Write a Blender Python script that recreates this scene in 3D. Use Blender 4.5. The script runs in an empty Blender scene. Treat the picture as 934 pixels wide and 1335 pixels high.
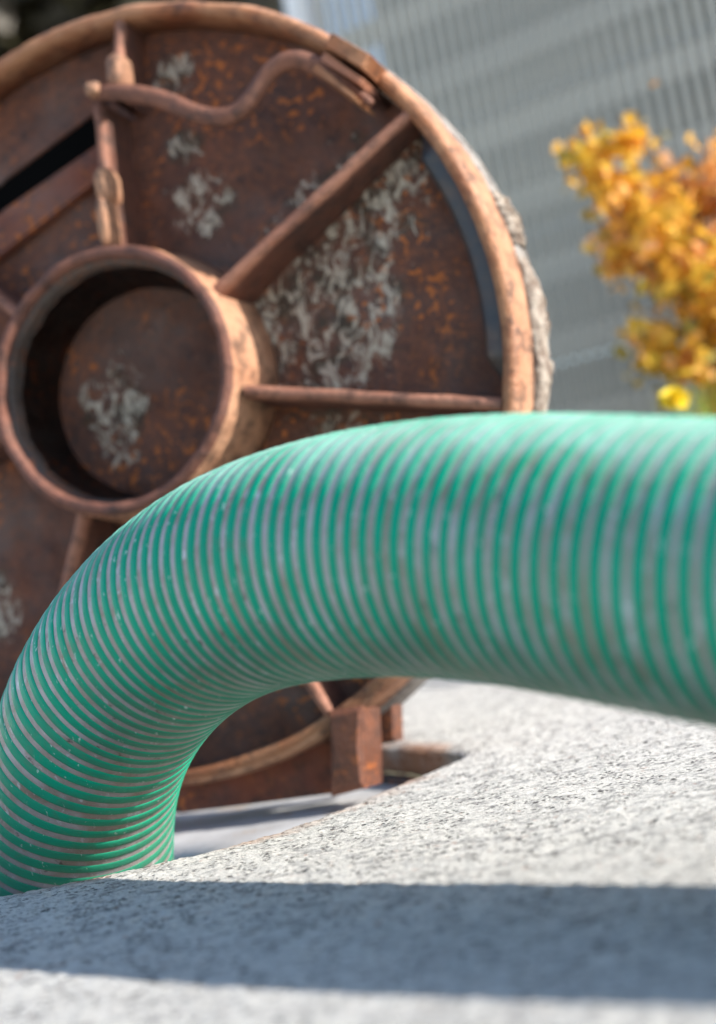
import bpy, math, random
import numpy as np
from mathutils import Matrix, Vector

rnd = random.Random(7)
rs = np.random.RandomState(11)
S = bpy.context.scene
COL = S.collection

# ------------------------------------------------------------ camera
CAM_H, PITCH_UP, ROLL = 0.112, math.radians(2.6425), math.radians(10.5)
fwd = Vector((0, math.cos(PITCH_UP), math.sin(PITCH_UP)))
r0 = Vector((1, 0, 0)); u0 = r0.cross(fwd)
rt = r0 * math.cos(ROLL) - u0 * math.sin(ROLL)
up = r0 * math.sin(ROLL) + u0 * math.cos(ROLL)
cam = bpy.data.cameras.new("camera")
cam.sensor_fit = 'VERTICAL'; cam.sensor_height = 36.0; cam.sensor_width = 36.0
cam.lens = 52.58
cam.clip_start = 0.02; cam.clip_end = 500
cam.dof.use_dof = True; cam.dof.focus_distance = 0.715; cam.dof.aperture_fstop = 4.4
cam.dof.aperture_blades = 0
camo = bpy.data.objects.new("camera", cam); COL.objects.link(camo)
camo.matrix_world = Matrix(((rt.x, up.x, -fwd.x, 0), (rt.y, up.y, -fwd.y, 0), (rt.z, up.z, -fwd.z, CAM_H), (0, 0, 0, 1)))
S.camera = camo

# ------------------------------------------------------------ light
SUN = Vector((1.54, -0.55, 1.0)).normalized()
elev = math.asin(SUN.z); azim = math.atan2(SUN.x, SUN.y)
W = bpy.data.worlds.new("World"); S.world = W; W.use_nodes = True
wt = W.node_tree; wt.nodes.clear()
sky = wt.nodes.new('ShaderNodeTexSky'); sky.sky_type = 'NISHITA'; sky.sun_disc = False
sky.sun_elevation = elev; sky.sun_rotation = azim
sky.air_density = 1.0; sky.dust_density = 0.5
bg = wt.nodes.new('ShaderNodeBackground'); bg.inputs[1].default_value = 0.14
wo = wt.nodes.new('ShaderNodeOutputWorld')
wt.links.new(sky.outputs[0], bg.inputs[0]); wt.links.new(bg.outputs[0], wo.inputs[0])
sl = bpy.data.lights.new("sun", 'SUN'); sl.energy = 4.8; sl.angle = math.radians(0.5); sl.color = (1.0, 0.93, 0.83)
so = bpy.data.objects.new("sun", sl); COL.objects.link(so)
so.rotation_euler = SUN.to_track_quat('Z', 'Y').to_euler(); so.location = (2, 2, 3)
S.view_settings.view_transform = 'Standard'; S.view_settings.look = 'None'
S.view_settings.gamma = 1.0; S.view_settings.exposure = 0.92

# ------------------------------------------------------------ helpers
def tag(o, label=None, cat=None, group=None, kind=None):
    for k, v in (('label', label), ('category', cat), ('group', group), ('kind', kind)):
        if v: o[k] = v
    return o

def mesh_obj(name, V, Fc, mat=None, parent=None, smooth=True):
    me = bpy.data.meshes.new(name)
    me.from_pydata([tuple(map(float, v)) for v in V], [], Fc)
    me.update()
    if smooth: me.polygons.foreach_set('use_smooth', [True] * len(me.polygons))
    if mat: me.materials.append(mat)
    o = bpy.data.objects.new(name, me); COL.objects.link(o)
    if parent: o.parent = parent
    return o

def grid_obj(name, P, mat=None, parent=None, close_u=False, close_v=False, smooth=True, flip=False):
    """P: numpy (nu, nv, 3) grid of points; fast foreach_set path."""
    nu, nv = P.shape[:2]
    iu = np.arange(nu if close_u else nu - 1); iv = np.arange(nv if close_v else nv - 1)
    A, B = np.meshgrid(iu, iv, indexing='ij'); A = A.ravel(); B = B.ravel()
    A2 = (A + 1) % nu; B2 = (B + 1) % nv
    q = np.stack([A * nv + B, A2 * nv + B, A2 * nv + B2, A * nv + B2], 1)
    if flip: q = q[:, ::-1]
    me = bpy.data.meshes.new(name)
    me.vertices.add(nu * nv); me.vertices.foreach_set('co', P.reshape(-1).astype(np.float32))
    n = len(q)
    me.loops.add(n * 4); me.loops.foreach_set('vertex_index', q.reshape(-1).astype(np.int32))
    me.polygons.add(n); me.polygons.foreach_set('loop_start', np.arange(0, n * 4, 4, dtype=np.int32))
    me.polygons.foreach_set('use_smooth', np.full(n, smooth))
    me.update(calc_edges=True); me.validate()
    if mat: me.materials.append(mat)
    o = bpy.data.objects.new(name, me); COL.objects.link(o)
    if parent: o.parent = parent
    return o

def empty(name, loc=(0, 0, 0)):
    o = bpy.data.objects.new(name, None); COL.objects.link(o); o.location = loc; o.empty_display_size = 0.05
    return o

def box(x0, x1, y0, y1, z0, z1, b=0.0):
    """chamfered box -> V, F"""
    cx, cy, cz = (x0 + x1) / 2, (y0 + y1) / 2, (z0 + z1) / 2
    hx, hy, hz = (x1 - x0) / 2, (y1 - y0) / 2, (z1 - z0) / 2
    b = min(b, hx * .9, hy * .9, hz * .9)
    if b <= 0:
        V = [(cx + sx * hx, cy + sy * hy, cz + sz * hz) for sz in (-1, 1) for sy in (-1, 1) for sx in (-1, 1)]
        return V, [(0, 2, 3, 1), (4, 5, 7, 6), (0, 1, 5, 4), (2, 6, 7, 3), (0, 4, 6, 2), (1, 3, 7, 5)]
    lay = []
    for z, k in ((-hz, b), (-hz + b, 0), (hz - b, 0), (hz, b)):
        X, Y = hx - k, hy - k
        c = b * .7
        lay.append([(cx + px, cy + py, cz + z) for px, py in ((X - c, -Y), (X, -Y + c), (X, Y - c), (X - c, Y), (-X + c, Y), (-X, Y - c), (-X, -Y + c), (-X + c, -Y))])
    V = [p for l in lay for p in l]; F = []
    for i in range(3):
        for j in range(8):
            F.append((i * 8 + j, i * 8 + (j + 1) % 8, i * 8 + 8 + (j + 1) % 8, i * 8 + 8 + j))
    F.append(tuple(reversed(range(8)))); F.append(tuple(range(24, 32)))
    return V, F

# value noise / fbm on arrays
_T = rs.rand(256, 256)
def vnoise(x, y):
    xi = np.floor(x).astype(int); yi = np.floor(y).astype(int)
    fx = x - xi; fy = y - yi
    fx = fx * fx * (3 - 2 * fx); fy = fy * fy * (3 - 2 * fy)
    a = _T[xi % 256, yi % 256]; b = _T[(xi + 1) % 256, yi % 256]
    c = _T[xi % 256, (yi + 1) % 256]; d = _T[(xi + 1) % 256, (yi + 1) % 256]
    return (a * (1 - fx) + b * fx) * (1 - fy) + (c * (1 - fx) + d * fx) * fy
def fbm(x, y, o=4):
    s = 0; a = .5
    for i in range(o):
        s = s + a * (vnoise(x * 2 ** i + 17.3 * i, y * 2 ** i + 9.1 * i) - .5); a *= .55
    return s

def spline(pts, n, smooth=0):
    """Catmull-Rom through pts, resampled to n equal arc steps"""
    P = np.array(pts, float)
    P = np.vstack([2 * P[0] - P[1], P, 2 * P[-1] - P[-2]])
    out = []
    for i in range(1, len(P) - 2):
        t = np.linspace(0, 1, 60, endpoint=False)[:, None]
        a, b, c, d = P[i - 1], P[i], P[i + 1], P[i + 2]
        out.append(.5 * ((2 * b) + (-a + c) * t + (2 * a - 5 * b + 4 * c - d) * t ** 2 + (-a + 3 * b - 3 * c + d) * t ** 3))
    Q = np.vstack(out + [P[-2][None]])
    def res(Q, n):
        L = np.concatenate([[0], np.cumsum(np.linalg.norm(np.diff(Q, axis=0), axis=1))])
        s = np.linspace(0, L[-1], n)
        return np.stack([np.interp(s, L, Q[:, k]) for k in range(3)], 1), L[-1]
    Q, L = res(Q, n)
    if smooth:
        k = np.exp(-.5 * (np.arange(-3 * smooth, 3 * smooth + 1) / smooth) ** 2); k /= k.sum()
        pad = 3 * smooth
        h = 2 * Q[0] - Q[pad:0:-1]; t = 2 * Q[-1] - Q[-2:-pad - 2:-1]
        E_ = np.vstack([h, Q, t])
        Q = np.stack([np.convolve(E_[:, k_], k, 'valid') for k_ in range(3)], 1)
        Q, L = res(Q, n)
    return Q, L

def frames(Q):
    T = np.gradient(Q, axis=0); T /= np.linalg.norm(T, axis=1)[:, None]
    N = np.zeros_like(Q); v = np.cross(T[0], [0, 0, 1.])
    if np.linalg.norm(v) < .1: v = np.cross(T[0], [1., 0, 0])
    for i in range(len(Q)):
        v = v - T[i] * np.dot(v, T[i]); v /= np.linalg.norm(v); N[i] = v
    return T, N, np.cross(T, N)

def tube(name, pts, r, mat, parent, n=40, seg=12, smooth=0, cap=True):
    Q, L = spline(pts, n, smooth); T, N, B = frames(Q)
    th = np.linspace(0, 2 * np.pi, seg, endpoint=False)
    R = (np.interp(np.linspace(0, 1, n), np.linspace(0, 1, len(r)), r) if hasattr(r, '__len__') else np.full(n, r))
    if cap:
        Q = np.vstack([Q[0], Q, Q[-1]]); N = np.vstack([N[0], N, N[-1]]); B = np.vstack([B[0], B, B[-1]]); R = np.concatenate([[1e-5], R, [1e-5]])
    P = Q[:, None] + R[:, None, None] * (np.cos(th)[None, :, None] * N[:, None] + np.sin(th)[None, :, None] * B[:, None])
    return grid_obj(name, P, mat, parent, close_v=True, flip=True)

def lathe(name, prof, mat, parent, seg=160, noise=0.0, close=True):
    """prof list of (r, z) about local z"""
    pr = np.array(prof); th = np.linspace(0, 2 * np.pi, seg, endpoint=False)
    P = np.zeros((seg, len(pr), 3))
    P[..., 0] = np.cos(th)[:, None] * pr[:, 0]; P[..., 1] = np.sin(th)[:, None] * pr[:, 0]; P[..., 2] = pr[:, 1]
    if noise:
        k = 1 + noise * fbm(np.cos(th)[:, None] * 9 + pr[:, 1] * 60 + 40, np.sin(th)[:, None] * 9 + pr[:, 0] * 60 + 40)
        P[..., :2] *= k[..., None]
        P[..., 2] += noise * .25 * fbm(P[..., 0] * 50 + 31, P[..., 1] * 50 + 31)
    return grid_obj(name, P, mat, parent, close_u=True, close_v=close)

def second_mat(o, mat, rows, cols_total):
    """give the faces whose strip index is in rows another material"""
    o.data.materials.append(mat)
    idx = np.zeros(len(o.data.polygons), np.int32); k = np.arange(len(idx)) % cols_total
    idx[np.isin(k, list(rows))] = 1
    o.data.polygons.foreach_set('material_index', idx)
    return o

# ------------------------------------------------------------ materials
class M:
    def __init__(s, name, rough=.8, metal=0.0, spec=None):
        s.m = bpy.data.materials.new(name); s.m.use_nodes = True
        s.t = s.m.node_tree; s.b = s.t.nodes['Principled BSDF']
        s.b.inputs['Roughness'].default_value = rough; s.b.inputs['Metallic'].default_value = metal
        if spec is not None: s.b.inputs['Specular IOR Level'].default_value = spec
        s.co = s.t.nodes.new('ShaderNodeTexCoord').outputs['Object']
    def link(s, a, b): s.t.links.new(a, b)
    def inp(s, sock, v):
        if isinstance(v, bpy.types.NodeSocket): s.link(v, sock)
        else: sock.default_value = v
    def map(s, scale=(1, 1, 1), loc=(0, 0, 0), rot=(0, 0, 0), vec=None):
        n = s.t.nodes.new('ShaderNodeMapping'); s.link(vec or s.co, n.inputs[0])
        n.inputs['Location'].default_value = loc; n.inputs['Rotation'].default_value = rot; n.inputs['Scale'].default_value = scale
        return n.outputs[0]
    def noise(s, scale, detail=4, rough=.55, vec=None, dist=0, out=0):
        n = s.t.nodes.new('ShaderNodeTexNoise'); s.link(vec or s.co, n.inputs['Vector'])
        n.inputs['Scale'].default_value = scale; n.inputs['Detail'].default_value = detail
        n.inputs['Roughness'].default_value = rough; n.inputs['Distortion'].default_value = dist
        return n.outputs[out]
    def voro(s, scale, feature='F1', vec=None, out='Distance', rand=1.0):
        n = s.t.nodes.new('ShaderNodeTexVoronoi'); n.feature = feature; s.link(vec or s.co, n.inputs['Vector'])
        n.inputs['Scale'].default_value = scale; n.inputs['Randomness'].default_value = rand
        return n.outputs[out]
    def ramp(s, f, a, b, lo=0.0, hi=1.0):
        n = s.t.nodes.new('ShaderNodeMapRange'); n.clamp = True
        s.link(f, n.inputs[0]); n.inputs[1].default_value = a; n.inputs[2].default_value = b
        n.inputs[3].default_value = lo; n.inputs[4].default_value = hi
        return n.outputs[0]
    def math(s, op, a, b=0.0):
        n = s.t.nodes.new('ShaderNodeMath'); n.operation = op; s.inp(n.inputs[0], a); s.inp(n.inputs[1], b)
        return n.outputs[0]
    def mix(s, f, a, b):
        n = s.t.nodes.new('ShaderNodeMix'); n.data_type = 'RGBA'
        s.inp(n.inputs[0], f)
        for k, v in ((6, a), (7, b)):
            if isinstance(v, bpy.types.NodeSocket): s.link(v, n.inputs[k])
            else: n.inputs[k].default_value = (*v, 1)
        return n.outputs[2]
    def color(s, c):
        if isinstance(c, bpy.types.NodeSocket): s.link(c, s.b.inputs['Base Color'])
        else: s.b.inputs['Base Color'].default_value = (*c, 1)
    def bump(s, h, strength=.5, dist=.001, prev=None):
        n = s.t.nodes.new('ShaderNodeBump'); n.inputs['Strength'].default_value = strength
        n.inputs['Distance'].default_value = dist; s.link(h, n.inputs['Height'])
        if prev: s.link(prev, n.inputs['Normal'])
        s.link(n.outputs[0], s.b.inputs['Normal']); return n.outputs[0]
    def dist_to(s, p, r):
        """1 near point p fading to 0 at radius r (object coordinates)"""
        n = s.t.nodes.new('ShaderNodeVectorMath'); n.operation = 'DISTANCE'
        s.link(s.co, n.inputs[0]); n.inputs[1].default_value = p
        return s.ramp(n.outputs['Value'], r, r * .45)
    def attr(s, name):
        n = s.t.nodes.new('ShaderNodeAttribute'); n.attribute_name = name; return n.outputs['Fac']

def rust_material(name, base=(.075, .032, .022), alt=(.15, .055, .03), spots=True, lichen=None, light=None, rough=.72, worn=None):
    m = M(name, rough, 0.15)
    c = m.mix(m.ramp(m.noise(22, 6, .65), .35, .68), base, alt)
    c = m.mix(m.ramp(m.noise(75, 5, .72), .47, .66, 0, .8), c, (.035, .022, .02))
    if light: c = m.mix(m.ramp(m.noise(34, 5, .6), .42, .6), c, light)
    c = m.mix(m.ramp(m.noise(9, 3, .6, vec=m.map(loc=(5, 3, 1))), .5, .72, 0, .4), c, (.17, .14, .125) if spots else alt)
    if spots:
        big = m.ramp(m.noise(13, 3, .5, vec=m.map(loc=(2, 7, 3))), .46, .6)
        sp = m.ramp(m.noise(150, 2, .5, dist=.3), .56, .63)
        c = m.mix(m.math('MULTIPLY', m.math('MULTIPLY', sp, big), .7), c, (.55, .15, .025))
        fine = m.ramp(m.noise(170, 4, .7), .48, .64)
        c = m.mix(m.math('MULTIPLY', m.math('MULTIPLY', fine, m.ramp(m.noise(17, 3), .38, .6)), .55), c, (.27, .085, .03))
    if lichen:
        tot = None
        for p, r in lichen:
            d = m.dist_to(p, r); tot = d if tot is None else m.math('MAXIMUM', tot, d)
        fl = m.noise(85, 5, .72, dist=.9, vec=m.map(scale=(1.25, .8, 1), rot=(0, 0, -.5)))
        k = m.math('ADD', fl, m.math('MULTIPLY', m.math('SUBTRACT', tot, 1.0), .35))
        k2 = m.ramp(k, .49, .60)
        dk = m.ramp(m.math('ADD', m.noise(40, 4, .6, vec=m.map(loc=(3, 1, 8))), m.math('MULTIPLY', m.math('SUBTRACT', tot, 1.0), .4)), .44, .6)
        c = m.mix(m.math('MULTIPLY', dk, .75), c, (.035, .032, .02))
        c = m.mix(k2, c, m.mix(m.noise(30, 2), (.32, .265, .19), (.58, .49, .40)))
    if worn:      # raised ridges paler: rubbing plus their lit tops painted in
        sep = m.t.nodes.new('ShaderNodeSeparateXYZ'); m.link(m.co, sep.inputs[0])
        k = m.ramp(m.math('ADD', sep.outputs[2], m.math('MULTIPLY', m.noise(45, 3), .012)), worn, worn + .006)
        c = m.mix(m.math('MULTIPLY', k, .85), c, (.42, .175, .10))
    m.color(c)
    b = m.bump(m.noise(70, 6, .7), .7, .004)
    m.bump(m.noise(300, 4, .7), .6, .001, b)
    m.link(m.ramp(m.noise(45, 4), .3, .7, rough - .2, rough + .15), m.b.inputs['Roughness'])
    return m.m

# concrete of the ground
HC = (-0.18, 0.918)          # centre of the manhole opening
HR = 0.193
def concrete_material():
    m = M('rough_concrete', .9, 0, .3)
    c = m.mix(m.ramp(m.noise(14, 5, .6), .3, .7), (.75, .735, .70), (.79, .775, .735))
    c = m.mix(m.ramp(m.noise(5, 4, .6), .45, .7, 0, .3), c, (.56, .555, .545))
    st = m.map(scale=(.75, 1.25, 1))
    c = m.mix(m.ramp(m.noise(125, 5, .75, vec=st), .49, .62, 0, .75), c, (.25, .245, .25))
    c = m.mix(m.ramp(m.noise(560, 6, .75, vec=st), .54, .62, 0, .85), c, (.20, .195, .20))
    c = m.mix(m.ramp(m.noise(330, 3, .55, vec=m.map(loc=(4, 4, 4))), .56, .68, 0, .8), c, (.80, .79, .77))
    pk1 = m.math('MULTIPLY', m.ramp(m.voro(430, vec=m.map(scale=(.7, 1, 1))), .36, .22), m.ramp(m.noise(95, 3, .6), .47, .53))
    pk2 = m.math('MULTIPLY', m.ramp(m.voro(150), .26, .14), m.ramp(m.noise(45, 2), .50, .56))
    pk = m.math('MAXIMUM', pk1, pk2)
    c = m.mix(m.math('MULTIPLY', pk, .85), c, (.05, .047, .048))
    # reddish brick-dust grains and rust bleeding from the iron frame
    c = m.mix(m.math('MULTIPLY', m.ramp(m.noise(240, 2, .5, vec=m.map(loc=(9, 2, 4))), .66, .74), .5), c, (.45, .24, .16))
    n = m.t.nodes.new('ShaderNodeVectorMath'); n.operation = 'DISTANCE'
    m.link(m.co, n.inputs[0]); n.inputs[1].default_value = (HC[0], HC[1], 0)
    rr = m.math('ADD', n.outputs['Value'], m.math('MULTIPLY', m.noise(28, 4, .6), .045))
    st = m.math('MULTIPLY', m.ramp(rr, HR + .044, HR + .022), m.ramp(m.noise(17, 2, vec=m.map(loc=(1, 8, 0))), .42, .6))
    c = m.mix(m.math('MULTIPLY', st, .8), c, (.52, .22, .09))
    m.color(c)
    b = m.bump(m.noise(330, 7, .8), 1.0, .0022)
    b = m.bump(pk, 1.0, -.0022, b)
    m.bump(m.noise(900, 3, .7), .7, .0006, b)
    return m.m
CONC = concrete_material()

def sunlit_top(m, c):
    """pale mint painted in patches on upward faces as the sunlit top of the hose"""
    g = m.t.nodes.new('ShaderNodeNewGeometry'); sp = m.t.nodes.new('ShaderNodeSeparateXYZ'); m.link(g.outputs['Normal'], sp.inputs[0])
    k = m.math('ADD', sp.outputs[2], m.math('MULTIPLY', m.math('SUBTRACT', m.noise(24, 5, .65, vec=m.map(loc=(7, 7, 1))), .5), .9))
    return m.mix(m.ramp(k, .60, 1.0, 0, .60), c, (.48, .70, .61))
def grime_shade(m, c, amt):
    """dark grime plus painted shade, low on the riser and along the underside"""
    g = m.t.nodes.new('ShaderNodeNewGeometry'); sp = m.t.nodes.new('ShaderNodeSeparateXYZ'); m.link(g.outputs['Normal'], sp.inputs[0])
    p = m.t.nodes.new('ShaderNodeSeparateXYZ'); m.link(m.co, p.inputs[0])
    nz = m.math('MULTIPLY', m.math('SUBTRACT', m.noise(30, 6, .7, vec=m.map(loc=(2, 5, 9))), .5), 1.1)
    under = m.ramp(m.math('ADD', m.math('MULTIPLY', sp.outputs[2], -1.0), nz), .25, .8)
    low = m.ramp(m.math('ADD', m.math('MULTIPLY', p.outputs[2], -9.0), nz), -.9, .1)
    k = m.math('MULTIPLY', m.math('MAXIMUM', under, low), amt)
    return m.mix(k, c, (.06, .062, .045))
def hose_green():
    m = M('green_soft_pvc', .34)
    c = m.mix(m.ramp(m.noise(26, 4, .6), .35, .7), (.0, .27, .155), (.0, .32, .188))
    dirt = m.math('MULTIPLY', m.ramp(m.noise(34, 5, .65, dist=.8), .54, .70), .35)
    c = m.mix(dirt, c, (.13, .15, .10))
    sc = m.ramp(m.noise(360, 3, .6, vec=m.map(scale=(1, .6, .45), rot=(.4, .7, .2))), .66, .72)
    c = m.mix(m.math('MULTIPLY', sc, .75), c, (.55, .66, .62))
    scf = m.ramp(m.noise(62, 6, .75, dist=.4, vec=m.map(scale=(1.2, .5, .35), rot=(.3, -.5, .4), loc=(1, 9, 4))), .66, .73, 0, .65)
    c = m.mix(scf, c, (.42, .50, .48))
    c = m.mix(m.ramp(m.noise(95, 4, .6, vec=m.map(loc=(3, 3, 3))), .66, .76, 0, .35), c, (.22, .45, .37))
    c = grime_shade(m, sunlit_top(m, c), .55)
    m.color(c)
    m.b.inputs['Specular IOR Level'].default_value = .12
    m.b.inputs['Subsurface Weight'].default_value = .08
    m.b.inputs['Subsurface Radius'].default_value = (.2, 1, .7); m.b.inputs['Subsurface Scale'].default_value = .004
    m.link(m.ramp(m.noise(60, 4), .35, .7, .28, .55), m.b.inputs['Roughness'])
    m.bump(m.noise(420, 4, .6), .35, .0006)
    return m.m
def hose_grey():
    m = M('grey_rigid_pvc_spiral', .38)
    c = m.mix(m.ramp(m.noise(50, 4, .6), .35, .68), (.40, .37, .385), (.30, .24, .21))
    c = m.mix(m.math('MULTIPLY', m.ramp(m.noise(30, 5, .65, dist=.9, vec=m.map(loc=(1, 4, 2))), .45, .62), .75), c, (.22, .15, .10))
    c = m.mix(m.ramp(m.noise(170, 4, .7, vec=m.map(scale=(1, .5, .5))), .60, .70, 0, .8), c, (.62, .62, .64))
    c = m.mix(m.math('MULTIPLY', m.ramp(m.noise(120, 3, .7, vec=m.map(loc=(6, 1, 2))), .63, .70), .8), c, (.05, .035, .028))
    c = grime_shade(m, sunlit_top(m, c), .55)
    m.color(c)
    m.b.inputs['Specular IOR Level'].default_value = .35
    m.bump(m.noise(380, 5, .65), .5, .0008)
    return m.m
GREEN, GREY = hose_green(), hose_grey()

# ------------------------------------------------------------ ground
def edge_r(th):
    d = np.degrees(np.arctan2(np.sin(th), np.cos(th)))
    return HR + .022 * np.exp(-((d + 3) / 13) ** 2) - .006 * np.exp(-((d + 33) / 14) ** 2)
def gz(y): return .019 * (np.minimum(y, 1.3) - .738) - .003      # the slab falls slightly towards the viewer
def ground():
    dense = np.radians(np.arange(-165, 15, .28)); rest = np.radians(np.arange(15, 195, 1.0))
    th = np.concatenate([dense, rest])
    r = np.concatenate([np.arange(0, .62, .0019), np.geomspace(.62, 3.0, 60)[1:], np.geomspace(3, 120, 20)[1:]])
    TH, RR = np.meshgrid(th, r, indexing='ij')
    e = edge_r(TH)
    k = np.exp(-RR / .25)
    rad = RR + e * k + HR * (1 - k)
    x = HC[0] + np.cos(TH) * rad; y = HC[1] + np.sin(TH) * rad
    near = np.clip(1.4 - RR, 0, 1)
    z = near * (.0018 * fbm(x * 14 + 90, y * 14 + 90, 2) + .0013 * fbm(x * 130 + 50, y * 130 + 50, 2) + .0013 * fbm(x * 400, y * 400 + 70, 2))
    z = z + gz(y)
    rim = np.exp(-(RR / .0045) ** 1.0)
    z -= rim * (.004 + .004 * fbm(x * 60, y * 60, 2))
    P = np.stack([x, y, z], -1)
    o = grid_obj('ground', P, CONC, close_u=True, flip=True)
    tag(o, kind='structure')
    # the concrete edge going down to the iron frame
    n = len(th); rad0 = edge_r(th)
    q = []
    for dr, zz in ((0, None), (.001, -.009), (0.0, -.014), (.002, -.02)):
        xx = HC[0] + np.cos(th) * (rad0 + dr); yy = HC[1] + np.sin(th) * (rad0 + dr)
        q.append(np.stack([xx, yy, P[:, 0, 2] if zz is None else np.full(n, zz) + gz(yy) + .003 * fbm(xx * 80, yy * 80, 2)], -1))
    e = grid_obj('concrete_edge', np.stack(q, 1), CONC, o, close_u=True)
ground()

# ------------------------------------------------------------ iron frame in the opening
worn = M('worn_frame_iron', .6, .2)
c = worn.mix(worn.ramp(worn.noise(18, 5, .6), .35, .65), (.55, .56, .58), (.42, .42, .43))
c = worn.mix(worn.ramp(worn.noise(25, 5, .65, vec=worn.map(loc=(3, 3, 0))), .56, .68), c, (.42, .27, .13))
worn.color(c); worn.bump(worn.noise(120, 5, .7), .5, .002)
RUSTW = rust_material('rusty_frame_wall', (.10, .06, .045), (.17, .13, .11), True, rough=.8)
fr = empty('manhole_ring', (HC[0], HC[1], -.03))
tag(fr, 'rusty sunken iron ring lining the opening under the green hose', 'manhole frame')
lathe('collar', [(.1925, .012), (.186, .0115), (.184, .006), (.184, -.006), (.1925, -.006)], RUSTW, fr, 180, .01)
ledge_prof = []
th = np.linspace(0, 2 * np.pi, 180, endpoint=False)
hx, hy, hr = -.012, -.085, .066         # hole the hose drops through
P = np.zeros((180, 8, 3))
for j, t in enumerate(np.linspace(0, 1, 6)):
    xo, yo = .1845 * np.cos(th), .1845 * np.sin(th); xi, yi = hx + hr * np.cos(th), hy + hr * np.sin(th)
    P[:, j, 0] = xo * (1 - t) + xi * t; P[:, j, 1] = yo * (1 - t) + yi * t
    P[:, j, 2] = .006 + .004 * fbm(P[:, j, 0] * 25 + 50, P[:, j, 1] * 25 + 50, 3)
for j, zz in ((6, -.012), (7, -.03)):
    P[:, j] = P[:, 5]; P[:, j, 2] = zz
grid_obj('ledge', P, worn.m, fr, close_u=True)
sh = M('dark_shaft_concrete', .95); sh.color((.16, .15, .14)); sh.bump(sh.noise(40, 5), .6, .004)
o = lathe('shaft', [(.19, -.058), (.2, -.3), (.2, -1.2), (.001, -1.2)], sh.m, None, 60, close=False)
o.location = (HC[0], HC[1], 0); tag(o, kind='structure')

# ------------------------------------------------------------ hose
HOSE = [(-.215, .90, -.42), (-.205, .865, -.25), (-.196, .838, -.13), (-.188, .82, -.06), (-.18, .803, -.005),
        (-.168, .782, .034), (-.15, .757, .064), (-.126, .733, .089), (-.095, .700, .109), (-.064, .667, .1205),
        (-.033, .634, .1245), (.000, .601, .1235), (.034, .568, .1185), (.072, .528, .108), (.110, .487, .0945),
        (.155, .440, .082), (.21, .39, .071), (.29, .325, .059), (.40, .25, .051), (.60, .13, .051)]
def hose():
    root = empty('suction_hose', (-.18, .803, -.03))
    tag(root, 'green and grey spiral striped suction hose arching out of the manhole', 'hose')
    N = 3000
    Q, L = spline(HOSE, N, 45)
    T, Nn, B = frames(Q)
    ss = np.linspace(0, L, N)
    Rw = .0494
    def ev(s, th, r):
        s = np.clip(s, 0, L)
        idx = np.stack([np.interp(s, ss, Q[:, k]) for k in range(3)], -1)
        n = np.stack([np.interp(s, ss, Nn[:, k]) for k in range(3)], -1); b = np.stack([np.interp(s, ss, B[:, k]) for k in range(3)], -1)
        return idx + r[..., None] * (np.cos(th)[..., None] * n + np.sin(th)[..., None] * b) - np.array((-.18, .803, -.03))
    # green wall
    nu = int(L / .0016); th = np.linspace(0, 2 * np.pi, 128, endpoint=False)
    Sg, Tg = np.meshgrid(np.linspace(0, L, nu), th, indexing='ij')
    R = Rw + .0005 * fbm(Sg * 60 + 9, Tg * 3 + 9, 3)
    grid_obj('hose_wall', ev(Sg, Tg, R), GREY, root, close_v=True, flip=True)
    # raised grey spiral
    # the spiral is stretched a little on the riser and closed up along the arch
    s0 = ss[np.argmin(np.linalg.norm(Q - np.array((-.126, .733, .089)), axis=1))]
    pit_s = .0080 + .0020 / (1 + np.exp((ss - s0) / .03))
    turn_s = np.concatenate([[0], np.cumsum((ss[1] - ss[0]) / pit_s[1:])])
    per = 110
    t = np.linspace(.6, turn_s[-1] - .6, int(turn_s[-1] * per))
    sc_ = np.interp(t, turn_s, ss); pc_ = np.interp(sc_, ss, pit_s)[:, None]
    prof = np.array([(-.52, -.0006), (-.47, .0001), (-.36, .00038), (-.16, .0005), (.16, .0005), (.36, .00038), (.47, .0001), (.52, -.0006)])
    w = .65
    wob = 1 + .16 * fbm(t * 3.1, t * 0 + 3, 3)
    s = sc_[:, None] + prof[None, :, 0] * w * pc_ * wob[:, None]
    thh = np.broadcast_to((2 * np.pi * t)[:, None], s.shape)
    wear = 1 + .35 * fbm(t * 2.3 + 20, t * 0 + 8, 3)[:, None]
    R = Rw + np.where(prof[None, :, 1] > 0, prof[None, :, 1] * wear, prof[None, :, 1])
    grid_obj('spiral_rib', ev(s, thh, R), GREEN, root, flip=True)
hose()

# ------------------------------------------------------------ manhole cover
az, el = -.34, .08
n = Vector((math.sin(az) * math.cos(el), -math.cos(az) * math.cos(el), math.sin(el)))
e1 = Vector((0, 0, 1)).cross(n).normalized(); e2 = n.cross(e1)
CC = Vector((-.121, 1.0, .261)); RD = .261
cover = empty('manhole_cover')
loc = CC - e2 * RD
cover.matrix_world = Matrix(((e1.x, e2.x, n.x, loc.x), (e1.y, e2.y, n.y, loc.y), (e1.z, e2.z, n.z, loc.z), (0, 0, 0, 1)))
tag(cover, 'rusty round cast iron manhole cover standing upright with its ribbed underside showing', 'manhole cover')
LIC = [((.13, .045, 0), .085), ((.17, .09, 0), .07), ((.20, .11, 0), .04), ((.115, -.005, 0), .055), ((.16, .02, 0), .05), ((.055, .12, 0), .042), ((.05, .16, 0), .025),
       ((.05, .21, 0), .03), ((-.03, .0, 0), .05), ((-.15, -.12, 0), .05), ((-.03, -.03, 0), .03), ((-.10, .165, 0), .02), ((.13, -.07, 0), .06), ((.10, .03, 0), .05), ((.15, .075, 0), .08), ((.14, .01, 0), .07)]
RPL = rust_material('rusty_plate', (.088, .036, .023), (.155, .056, .032), True, LIC)
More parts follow.
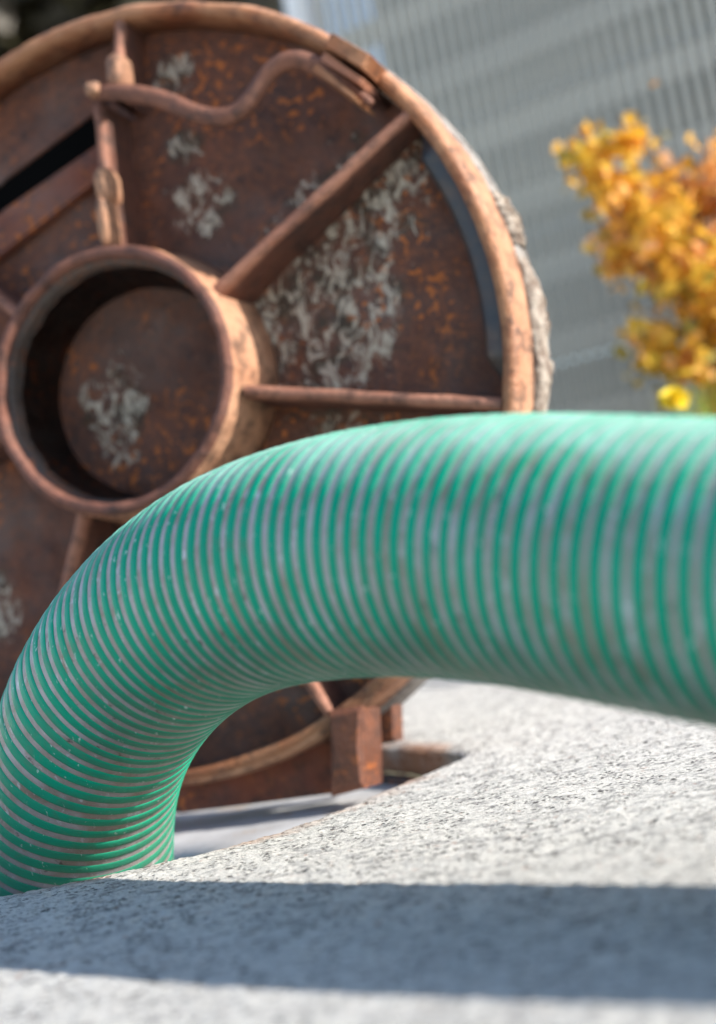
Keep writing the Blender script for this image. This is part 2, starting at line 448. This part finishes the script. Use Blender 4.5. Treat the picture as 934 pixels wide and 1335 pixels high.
RIDGE = rust_material('rubbed_lit_ridge', (.24, .095, .06), (.36, .17, .11), False)  # paler crest colour: rubbing plus the lit rib tops put into it
LITWALL = rust_material('sunlit_wall_rust', (.38, .17, .09), (.50, .28, .17), False)  # paler rust for outer walls, their sunlit brightness put into the colour
RROD = rust_material('rod_rust', (.12, .048, .03), (.22, .09, .055), False)
RRB = rust_material('rusty_ribs', (.09, .036, .024), (.15, .056, .034), False, worn=.040)  # worn: paler ridges, rubbing plus their lit tops painted in
RRM = rust_material('rusty_rim', (.24, .08, .033), (.34, .14, .06), False, light=(.36, .17, .085))
RLT = rust_material('pale_rubbed_rust', (.28, .13, .075), (.40, .22, .13), False)
RDK = rust_material('dark_red_rust', (.14, .040, .024), (.23, .065, .033), True)
def L_(o):   # shift a part built about the disc centre to the Empty at the base
    o.location = (0, RD, 0); return o
def seg_ring(name, prof, mat, noise=.0, seg=220): return L_(lathe(name, prof, mat, cover, seg, noise))

# plate with shallow casting relief
thp = np.linspace(0, 2 * np.pi, 360, endpoint=False); rp = np.linspace(0.0, .2485, 120)
TH, RR = np.meshgrid(thp, rp, indexing='ij')
X, Y = np.cos(TH) * RR, np.sin(TH) * RR
Z = .0035 * fbm(X * 28 + 60, Y * 28 + 60, 4) + .004 * np.clip(fbm(X * 55 + 20, Y * 55 + 20, 4) - .08, 0, 1) * 2
L_(grid_obj('plate', np.stack([X, Y, Z], -1), RPL, cover, close_u=True))
L_(lathe('cover_top', [(.2485, -.004), (.260, -.006), (.2630, -.010), (.2635, -.030), (.001, -.030), (.001, -.006)], rust_material('cover_edge', (.22, .19, .17), (.33, .31, .29), False), cover, 220, .006))
# rim
second_mat(seg_ring('rim', [(.2490, -.003), (.2485, .022), (.2495, .0280), (.2520, .0295), (.2562, .0290), (.2592, .0255), (.2605, .006), (.2612, -.003)], RRM, .012), LITWALL, (4, 5, 6), 8)
# added dark strip for the shade in the corner of rim and plate
shd = M('dark_rim_shade', .45); shd.color(shd.mix(shd.ramp(shd.noise(40, 4), .4, .7), (.028, .03, .036), (.07, .045, .035))); shd.bump(shd.noise(90, 4), .5, .002)
def arc_strip(name, a0, a1, prof, mat):
    a = np.linspace(A(a0), A(a1), 70); t = np.linspace(0, 1, 70); k = np.clip(np.sin(np.pi * t) * 3, .15, 1)
    P = np.zeros((70, len(prof), 3))
    for j, (r, z) in enumerate(prof):
        rr = .2488 - (.2488 - r) * k
        P[:, j] = np.stack([np.cos(a) * rr, np.sin(a) * rr, z * (.6 + .4 * k) + .001 * fbm(t * 15, t * 0 + j, 2)], -1)
    return L_(grid_obj(name, P, mat, cover))
A = math.radians
arc_strip('rim_shade', -12, 29, [(.2490, .025), (.2405, .024), (.2370, .020), (.2360, .0)], shd.m)
arc_strip('rim_shade', -56, -22, [(.2490, .025), (.2420, .024), (.2385, .020), (.2375, .0)], shd.m)
# hub
BORE = rust_material('shaded_bore_rust', (.042, .038, .035), (.08, .052, .04), True, rough=.6)  # dark lining carries the shade inside the hub as colour
HUB = rust_material('rubbed_hub_iron', (.13, .05, .035), (.21, .085, .055), False)
seg_ring('hub_bore', [(.0790, .052), (.0765, .045), (.0760, .006), (.0700, .001)], BORE, .02, 140).location = (-.002, RD + .003, 0)
second_mat(seg_ring('hub', [(.0785, .0), (.0785, .048), (.0793, .055), (.0815, .058), (.0850, .0575), (.0872, .054), (.0885, .045), (.0905, .012), (.094, .0)], HUB, .02, 140), LITWALL, (5, 6, 7), 9).location = (-.002, RD + .003, 0)

def rib(a, r0, r1, h0, h1, w, mat=RRB, name='rib'):
    w = w * .86
    """tapered radial web with a rounded top edge"""
    nn = 26; t = np.linspace(0, 1, nn); r = r0 + (r1 - r0) * t
    h = h0 + (h1 - h0) * t + .0016 * fbm(t * 7 + a, t * 0 + 4, 3)
    ww = w / 2 * (1 + .22 * fbm(t * 6 + a * 3, t * 0 + 9, 3))
    sec = [(-1.25, 0, 0), (-1.05, .45, 0), (-1, .86, 0), (-.7, .97, 0), (0, 1, 0), (.7, .97, 0), (1, .86, 0), (1.05, .45, 0), (1.35, 0, 0)]
    P = np.zeros((nn, len(sec), 3)); ca, sa = math.cos(a), math.sin(a)
    for j, (sx, sz, _) in enumerate(sec):
        off = sx * ww + .0012 * fbm(t * 9 + a, t * 0 + 5, 2)
        P[:, j, 0] = ca * r - sa * off; P[:, j, 1] = sa * r + ca * off; P[:, j, 2] = h * sz
    return L_(second_mat(grid_obj(name, P, mat, cover), RIDGE, (2, 3, 4, 5), len(sec) - 1))
A = math.radians
rib(A(31), .088, .2495, .046, .0285, .0095)
rib(A(-14.5), .088, .2495, .046, .0285, .0095)
rib(A(88.0), .086, .192, .038, .036, .009)
rib(A(83.6), .192, .2495, .036, .0285, .0085)
rib(A(137), .086, .2495, .046, .0285, .0095)
rib(A(-172), .086, .2495, .046, .0285, .0095)
rib(A(-118), .086, .2495, .046, .0285, .0095)
rib(A(-66), .086, .2495, .046, .0285, .0095)
def lump(name, c, s, mat, rot=0.0, seed=1, nz=.18):
    """rounded irregular casting lump"""
    u = np.linspace(0, np.pi, 18); v = np.linspace(0, 2 * np.pi, 28, endpoint=False)
    U, Vv = np.meshgrid(u, v, indexing='ij')
    f = lambda q: np.sign(q) * np.abs(q) ** .62
    x = f(np.sin(U) * np.cos(Vv)); y = f(np.sin(U) * np.sin(Vv)); z = f(np.cos(U))
    k = 1 + nz * fbm(x * 2.2 + seed * 7 + 20, y * 2.2 + z * 1.7 + 20, 3)
    x, y, z = x * s[0] * k, y * s[1] * k, z * s[2] * k
    cr, sr = math.cos(rot), math.sin(rot)
    P = np.stack([c[0] + cr * x - sr * y, c[1] + sr * x + cr * y, c[2] + z], -1)
    return L_(grid_obj(name, P, mat, cover, close_v=True))
lump('weld_lump', (.0080, .108, .044), (.0046, .018, .0115), RLT, A(-2), 2)
lump('weld_lump', (.0100, .132, .042), (.0058, .012, .0120), RLT, A(0), 6)
lump('weld_lump', (.0300, .2045, .042), (.0062, .0120, .0115), RLT, A(-5), 3)
lump('weld_lump', (.0150, .194, .050), (.0052, .0052, .009), RLT, 0, 4)
# bent locking rod
rod = [(.014, .1935, .048), (.027, .190, .050), (.045, .183, .050), (.064, .1735, .050), (.082, .159, .050), (.097, .1515, .050), (.107, .149, .050), (.117, .153, .050),
       (.126, .161, .050), (.134, .169, .050), (.143, .1745, .050), (.151, .1750, .050), (.160, .172, .050), (.170, .1635, .046), (.183, .150, .043), (.196, .1355, .040)]
L_(tube('locking_rod', rod, [.0050, .0056, .0060, .0060, .0060, .0062, .0062, .0060, .0060, .0060, .0050, .0026], RROD, cover, 90, 18, 3))
# left lifting pocket: sloping bar, black sheet for the slot shade, lower red bar
def prism(name, poly, z0, z1, mat, bev=.003):
    c = np.mean(poly, 0); V = []; n_ = len(poly)
    for z, k in ((z0, 1), (z1 - bev, 1), (z1, 1)):
        for p in poly:
            d = np.array(p) - c; ln = np.linalg.norm(d); q = c + d * ((ln - (bev if z == z1 else 0)) / ln)
            V.append((q[0], q[1], z))
    F = []
    for i in range(2):
        for j in range(n_):
            F.append((i * n_ + j, i * n_ + (j + 1) % n_, i * n_ + n_ + (j + 1) % n_, i * n_ + n_ + j))
    F.append(tuple(range(2 * n_, 3 * n_))); F.append(tuple(reversed(range(n_))))
    return L_(mesh_obj(name, V, F, mat, cover, smooth=False))
prism('pocket_bar', [(-.004, .2035), (-.004, .216), (-.075, .196), (-.15, .158), (-.15, .140), (-.088, .174)], .001, .006, RPL, .002)
void = M('black_slot_shade', .9); void.color((.004, .004, .004)); void.b.inputs['Specular IOR Level'].default_value = 0  # flat black sheet stands for the shade inside the slot
prism('pocket_slot_shade', [(-.004, .2035), (-.006, .179), (-.092, .152), (-.15, .122), (-.15, .141), (-.088, .175)], .0015, .0040, void.m, .001)
prism('pocket_plate', [(-.006, .179), (-.010, .154), (-.098, .120), (-.15, .095), (-.15, .122), (-.092, .153)], .001, .009, RDK, .003)
def bar_poly(cx, cy, l, w, ang, taper=1.0):
    c_, s_ = math.cos(A(ang)), math.sin(A(ang))
    return [(cx + c_ * u - s_ * v, cy + s_ * u + c_ * v) for u, v in ((-l / 2, -w / 2), (l / 2, -w / 2 * taper), (l / 2, w / 2 * taper), (-l / 2, w / 2))]
prism('rod_clip', bar_poly(.1905, .1665, .032, .0095, -44), .002, .056, RRM, .0022)
prism('rod_clip', bar_poly(.1840, .1580, .034, .0060, -46, .7), .002, .052, RRB, .002)
prism('rod_clip', bar_poly(.1790, .1500, .036, .0050, -50, .4), .020, .055, RRM, .0015)
# hinge foot at the bottom right
FT = rust_material('rusty_hinge', (.11, .042, .026), (.17, .062, .034), True)
prism('hinge_foot', [(.1035, -.226), (.125, -.226), (.1225, -.250), (.1185, -.2755), (.096, -.278), (.1005, -.250)], -.002, .033, FT, .004)
prism('hinge_cheek', [(.112, -.222), (.131, -.222), (.127, -.252), (.108, -.253)], -.030, -.014, FT, .003)
prism('hinge_web', [(.104, -.232), (.098, -.2775), (.04, -.2775), (-.02, -.277), (-.09, -.262), (-.06, -.245), (.02, -.255)], -.008, .008, RDK, .002)
# cement crust stuck round the outer edge
def crust(a0, a1, seed):
    t = np.linspace(0, 1, 60); a = A(a0) + (A(a1) - A(a0)) * t
    env = np.clip(np.sin(np.pi * t) * 2.2, 0, 1)
    out = .005 + env * (.0015 + .012 * np.clip(fbm(t * 14 + seed, t * 0 + 3, 4) + .1, 0, 1))
    P = np.zeros((60, 7, 3))
    for j, (k, z) in enumerate(((0, -.004), (.5, -.003), (.9, -.009), (1, -.016), (.92, -.024), (.5, -.033), (0, -.034))):
        rr = .2595 + out * k * (1 + .5 * fbm(t * 22 + j * 3, t * 0 + seed, 3))
        P[:, j] = np.stack([np.cos(a) * rr, np.sin(a) * rr, np.full(60, z) + .004 * fbm(t * 20, t * 0 + j * 5., 2)], -1)
    return L_(grid_obj('cement_crust', P, cem.m, cover))
cem = M('old_cement', .95); cem.color(cem.mix(cem.ramp(cem.noise(90, 4, .7), .42, .6), (.15, .11, .085), (.36, .31, .26))); cem.bump(cem.noise(140, 5, .7), .8, .003)
crust(-30, 7, 3); crust(9, 17, 9)

# ------------------------------------------------------------ slatted metal fence
FA = Vector((-.03, 1.99, 0)); FB = Vector((.62, 1.52, 0))
fd = (FB - FA).normalized(); fn = Vector((fd.y, -fd.x, 0))
if fn.y > 0: fn = -fn
fence = empty('metal_fence', FA + fd * .128)
fence.rotation_euler = (0, 0, math.atan2(fd.y, fd.x))
tag(fence, 'tall pale grey metal fence of close vertical bars and flat rails', 'fence')
zinc = M('galvanised_bars', .5, .35); zinc.color(zinc.mix(zinc.ramp(zinc.noise(12, 4), .35, .65), (.62, .57, .47), (.50, .465, .39)))
zrail = M('galvanised_rails', .5, .2); zrail.color((.68, .66, .60))
FH = 1.2; LEN = 1.15; pit = .0158
bv, bf = box(-.0040, .0040, -.0035, .0035, 0, FH, 0)
bar = mesh_obj('bar', bv, bf, zinc.m, fence, smooth=False); bar.location = (.0, 0, .02)
for i in range(1, int(LEN / pit)):
    c_ = bar.copy(); COL.objects.link(c_); c_.parent = fence; c_.location = (i * pit, 0, .02 + .001 * rnd.random())
rv, rf = box(-.012, LEN, .006, .012, -.0155, .0155, 0)
rail = mesh_obj('rail', rv, rf, zrail.m, fence, smooth=False)
for k in range(12):
    r_ = rail if k == 0 else rail.copy()
    if k: COL.objects.link(r_); r_.parent = fence
    r_.location = (0, 0, .075 + k * .0905)
# dark boarded wall behind the fence
wl = M('dark_grey_boards', .8); wl.color(wl.mix(wl.ramp(wl.noise(2.2, 3), .4, .65), (.09, .09, .08), (.16, .15, .13)))
wall = empty('boarded_wall', FA + fd * .128 - fn * .12); wall.rotation_euler = fence.rotation_euler
tag(wall, 'dark grey wall of wide horizontal boards behind the metal fence', 'wall')
v_, f_ = box(0.0, 1.3, 0, .02, 0, .168, .004)
bd = mesh_obj('board', v_, f_, wl.m, wall, smooth=False)
for k in range(7):
    b_ = bd if k == 0 else bd.copy()
    if k: COL.objects.link(b_); b_.parent = wall
    b_.location = (0, .002 * (k % 2), k * .172)
# white post at the end of the fence
wp = M('white_painted_steel', .45); wp.color(wp.mix(wp.ramp(wp.noise(20, 4), .45, .7), (.86, .86, .85), (.74, .75, .75)))
post = empty('white_post', FA + fd * .098); post.rotation_euler = (0, 0, math.radians(-50))
tag(post, 'white square steel post at the left end of the metal fence', 'post')
v_, f_ = box(-.006, .006, -.026, .026, 0, 1.5, .003); mesh_obj('shaft', v_, f_, wp.m, post, smooth=False)
v_, f_ = box(-.05, .05, -.05, .05, 0, .008, .002); mesh_obj('base_plate', v_, f_, wp.m, post, smooth=False)
v_, f_ = box(-.008, .008, -.029, .029, 1.5, 1.506, .002); mesh_obj('cap', v_, f_, wp.m, post, smooth=False)

# ------------------------------------------------------------ leaves
def leaf_mat(name, cols, trans=.45):
    m = M(name, .55)
    at = m.t.nodes.new('ShaderNodeAttribute'); at.attribute_name = 'tint'
    rp_ = m.t.nodes.new('ShaderNodeValToRGB'); cr = rp_.color_ramp
    while len(cr.elements) < len(cols): cr.elements.new(.5)
    for i, c in enumerate(cols): cr.elements[i].position = i / (len(cols) - 1); cr.elements[i].color = (*c, 1)
    m.link(at.outputs['Fac'], rp_.inputs[0]); m.color(rp_.outputs[0])
    tr = m.t.nodes.new('ShaderNodeBsdfTranslucent'); m.link(rp_.outputs[0], tr.inputs[0])
    mx = m.t.nodes.new('ShaderNodeMixShader'); mx.inputs[0].default_value = trans
    m.link(m.b.outputs[0], mx.inputs[1]); m.link(tr.outputs[0], mx.inputs[2])
    m.link(mx.outputs[0], m.t.nodes['Material Output'].inputs[0])
    return m.m
def leaves_obj(name, centers, sizes, tints, mat, parent, origin=(0, 0, 0), shape='leaf'):
    V, F, TI = [], [], []
    O = Vector(origin)
    for c, s, t in zip(centers, sizes, tints):
        d = Vector((rnd.gauss(0, 1), rnd.gauss(0, 1), rnd.gauss(-.3, .8))).normalized()
        w = d.cross(Vector((rnd.gauss(0, 1), rnd.gauss(0, 1), rnd.gauss(0, 1)))).normalized(); nn = d.cross(w)
        b = len(V); c = Vector(c) - O
        pts = [(-.5, 0, 0), (-.2, .30, .05), (.15, .34, .06), (.5, 0, -.05), (.15, -.34, .06), (-.2, -.30, .05), (0, 0, -.03)]
        for a_, b_, z_ in pts: V.append(c + d * a_ * s + w * b_ * s + nn * z_ * s); TI.append(t)
        for k in range(6): F.append((b + k, b + (k + 1) % 6, b + 6))
    o = mesh_obj(name, V, F, mat, parent)
    a = o.data.attributes.new('tint', 'FLOAT', 'POINT'); a.data.foreach_set('value', TI)
    return o
AUT = leaf_mat('autumn_leaves', [(.42, .38, .07), (.82, .52, .05), (.88, .52, .07), (.86, .42, .13), (.84, .54, .34)])
# pixel layout of the shrub reduced to plan offsets: X right, Z height, at about 1.5 m
tree = empty('autumn_sapling', (.393, 1.47, -.0))
tag(tree, 'small sapling with yellow and orange autumn leaves in front of the fence', 'shrub')
clumps = [  # x, y, z, radius, n, tint
    (.262, 1.46, .515, .026, 60, .35), (.285, 1.48, .485, .026, 60, .45), (.300, 1.46, .525, .018, 30, .4),
    (.305, 1.45, .435, .040, 130, .42), (.340, 1.50, .455, .040, 120, .62), (.275, 1.47, .415, .024, 50, .6),
    (.385, 1.46, .470, .040, 120, .75), (.430, 1.49, .480, .045, 120, .5), (.480, 1.47, .490, .05, 120, .45),
    (.330, 1.44, .380, .036, 120, .35), (.372, 1.47, .395, .045, 150, .72), (.425, 1.46, .400, .045, 140, .8), (.48, 1.48, .41, .05, 120, .6),
    (.355, 1.46, .335, .034, 90, .35), (.400, 1.48, .335, .036, 100, .7), (.455, 1.46, .325, .045, 100, .65),
    (.290, 1.47, .320, .026, 50, .3), (.315, 1.45, .295, .022, 40, .45), (.375, 1.47, .285, .030, 90, .4), (.415, 1.46, .270, .036, 110, .65), (.355, 1.47, .26, .026, 60, .4), (.38, 1.47, .235, .028, 70, .35), (.43, 1.47, .235, .035, 80, .6)]
cs, sz, ti = [], [], []
for x, y, z, r, k, t in clumps:
    for _ in range(int(k * 1.5)):
        v = Vector((rnd.gauss(0, .5), rnd.gauss(0, .7), rnd.gauss(0, .5))) * r
        cs.append((x + v.x + .028, y + v.y, z + v.z - .035)); sz.append(rnd.uniform(.012, .024)); ti.append(min(1, max(0, rnd.gauss(t, .17))))
for _ in range(420):      # loose outer leaves between the clumps
    x, y, z, r, k, t = rnd.choice(clumps)
    cs.append((x + .028 + rnd.uniform(-.032, .032), y + rnd.gauss(0, .03), z - .035 + rnd.uniform(-.030, .030))); sz.append(rnd.uniform(.007, .013)); ti.append(min(1, max(0, rnd.gauss(t, .25))))
leaves_obj('foliage', cs, sz, ti, AUT, tree, (.393, 1.47, 0))
bark = M('brown_bark', .85); bark.color(bark.mix(bark.ramp(bark.noise(60, 4), .4, .6), (.20, .11, .05), (.30, .19, .10))); bark.bump(bark.noise(80, 4), .6, .002)
def stem(pts, r, nm='branch'):
    return tube(nm, [(p[0] - .365, p[1] - 1.47, p[2]) for p in pts], r, bark.m, tree, 26, 8)
stem([(.365, 1.47, 0), (.372, 1.47, .10), (.380, 1.47, .22), (.372, 1.47, .33), (.345, 1.47, .44), (.30, 1.47, .52)], [.007, .006, .004, .0015], 'trunk')
for e in [(.27, 1.46, .43), (.285, 1.47, .325), (.43, 1.48, .48), (.48, 1.47, .44), (.39, 1.47, .46)]:
    z0 = rnd.uniform(.14, .26); stem([(.378, 1.47, z0), ((.378 + e[0]) / 2, 1.465, z0 * .45 + e[2] * .55), e], [.004, .003, .001])

# ------------------------------------------------------------ grass and dandelion
GR = leaf_mat('grass_blades', [(.10, .20, .02), (.28, .38, .04), (.42, .42, .08)], .4)
V, F, TI = [], [], []
for i in range(5000):
    x = rnd.uniform(.285, .80); y = rnd.uniform(1.22, 1.45); 
    if x < .31 and rnd.random() < .6: continue
    h = rnd.uniform(.13, .24) * (1.0 if x > .31 else .85); a = rnd.uniform(0, 6.28); l = rnd.uniform(.01, .05); w = .0018
    b = len(V); t = rnd.random()
    dx, dy = math.cos(a), math.sin(a)
    for k in range(4):
        q = k / 3; ww = w * (1 - q * .9)
        px, py, pz = x + dx * l * q * q, y + dy * l * q * q, h * q
        V += [(px - dy * ww, py + dx * ww, pz), (px + dy * ww, py - dx * ww, pz)]; TI += [t, t]
    for k in range(3): F.append((b + 2 * k, b + 2 * k + 1, b + 2 * k + 3, b + 2 * k + 2))
g = mesh_obj('grass', V, F, GR)
a = g.data.attributes.new('tint', 'FLOAT', 'POINT'); a.data.foreach_set('value', TI)
tag(g, 'tuft of bright yellow green grass at the right edge below the sapling', 'grass', kind='stuff')
FLX, FLY, FLZ = .277, 1.25, .213
fl = empty('dandelion', (FLX, FLY, 0)); tag(fl, 'single round yellow dandelion flower beside the grass under the sapling', 'flower')
yel = M('yellow_petals', .6); yel.color((.90, .70, .03))
V, F = [], []
for i in range(170):
    a = rnd.uniform(0, 6.28); tl = rnd.uniform(.05, 1.45); r_ = .0130
    d = Vector((math.cos(a) * math.sin(tl), math.sin(a) * math.sin(tl), math.cos(tl) * .7)); w = d.cross(Vector((0, 0, 1.01))).normalized()
    b = len(V); V += [d * .002 - w * .0006, d * .002 + w * .0006, d * r_ + w * .0012, d * r_ * 1.05, d * r_ - w * .0012]; F.append((b, b + 1, b + 2, b + 3, b + 4))
o = mesh_obj('flower_head', V, F, yel.m, fl); o.location = (0, 0, FLZ); o.rotation_euler = (math.radians(55), 0, 0)
gst = M('green_stalk', .6); gst.color((.16, .25, .05))
tube('stalk', [(0, .01, 0), (.004, .005, .1), (0, .001, FLZ)], .0013, gst.m, fl, 16, 8)

# ------------------------------------------------------------ dark hedge far left
HG = leaf_mat('dark_hedge_leaves', [(.030, .027, .010), (.042, .036, .014), (.045, .032, .015)], .15)
hg = empty('dark_hedge', (-.9, 3.6, 0)); tag(hg, 'dark olive hedge far behind the top left of the manhole cover', 'hedge')
cs, sz, ti = [], [], []
for i in range(26000):
    cs.append((rnd.uniform(-1.7, .02), 3.6 + rnd.gauss(0, .16), rnd.uniform(0, 2.0) + .1 * rnd.random())); sz.append(rnd.uniform(.08, .15)); ti.append(rnd.random())
leaves_obj('foliage', cs, sz, ti, HG, hg, (-.9, 3.6, 0))
for k in range(6):
    x = -1.2 + k * .42
    tube('trunk', [(x, .02, 0), (x + .03, 0, .8), (x - .02, .03, 1.9)], [.03, .022, .01], bark.m, hg, 14, 8)
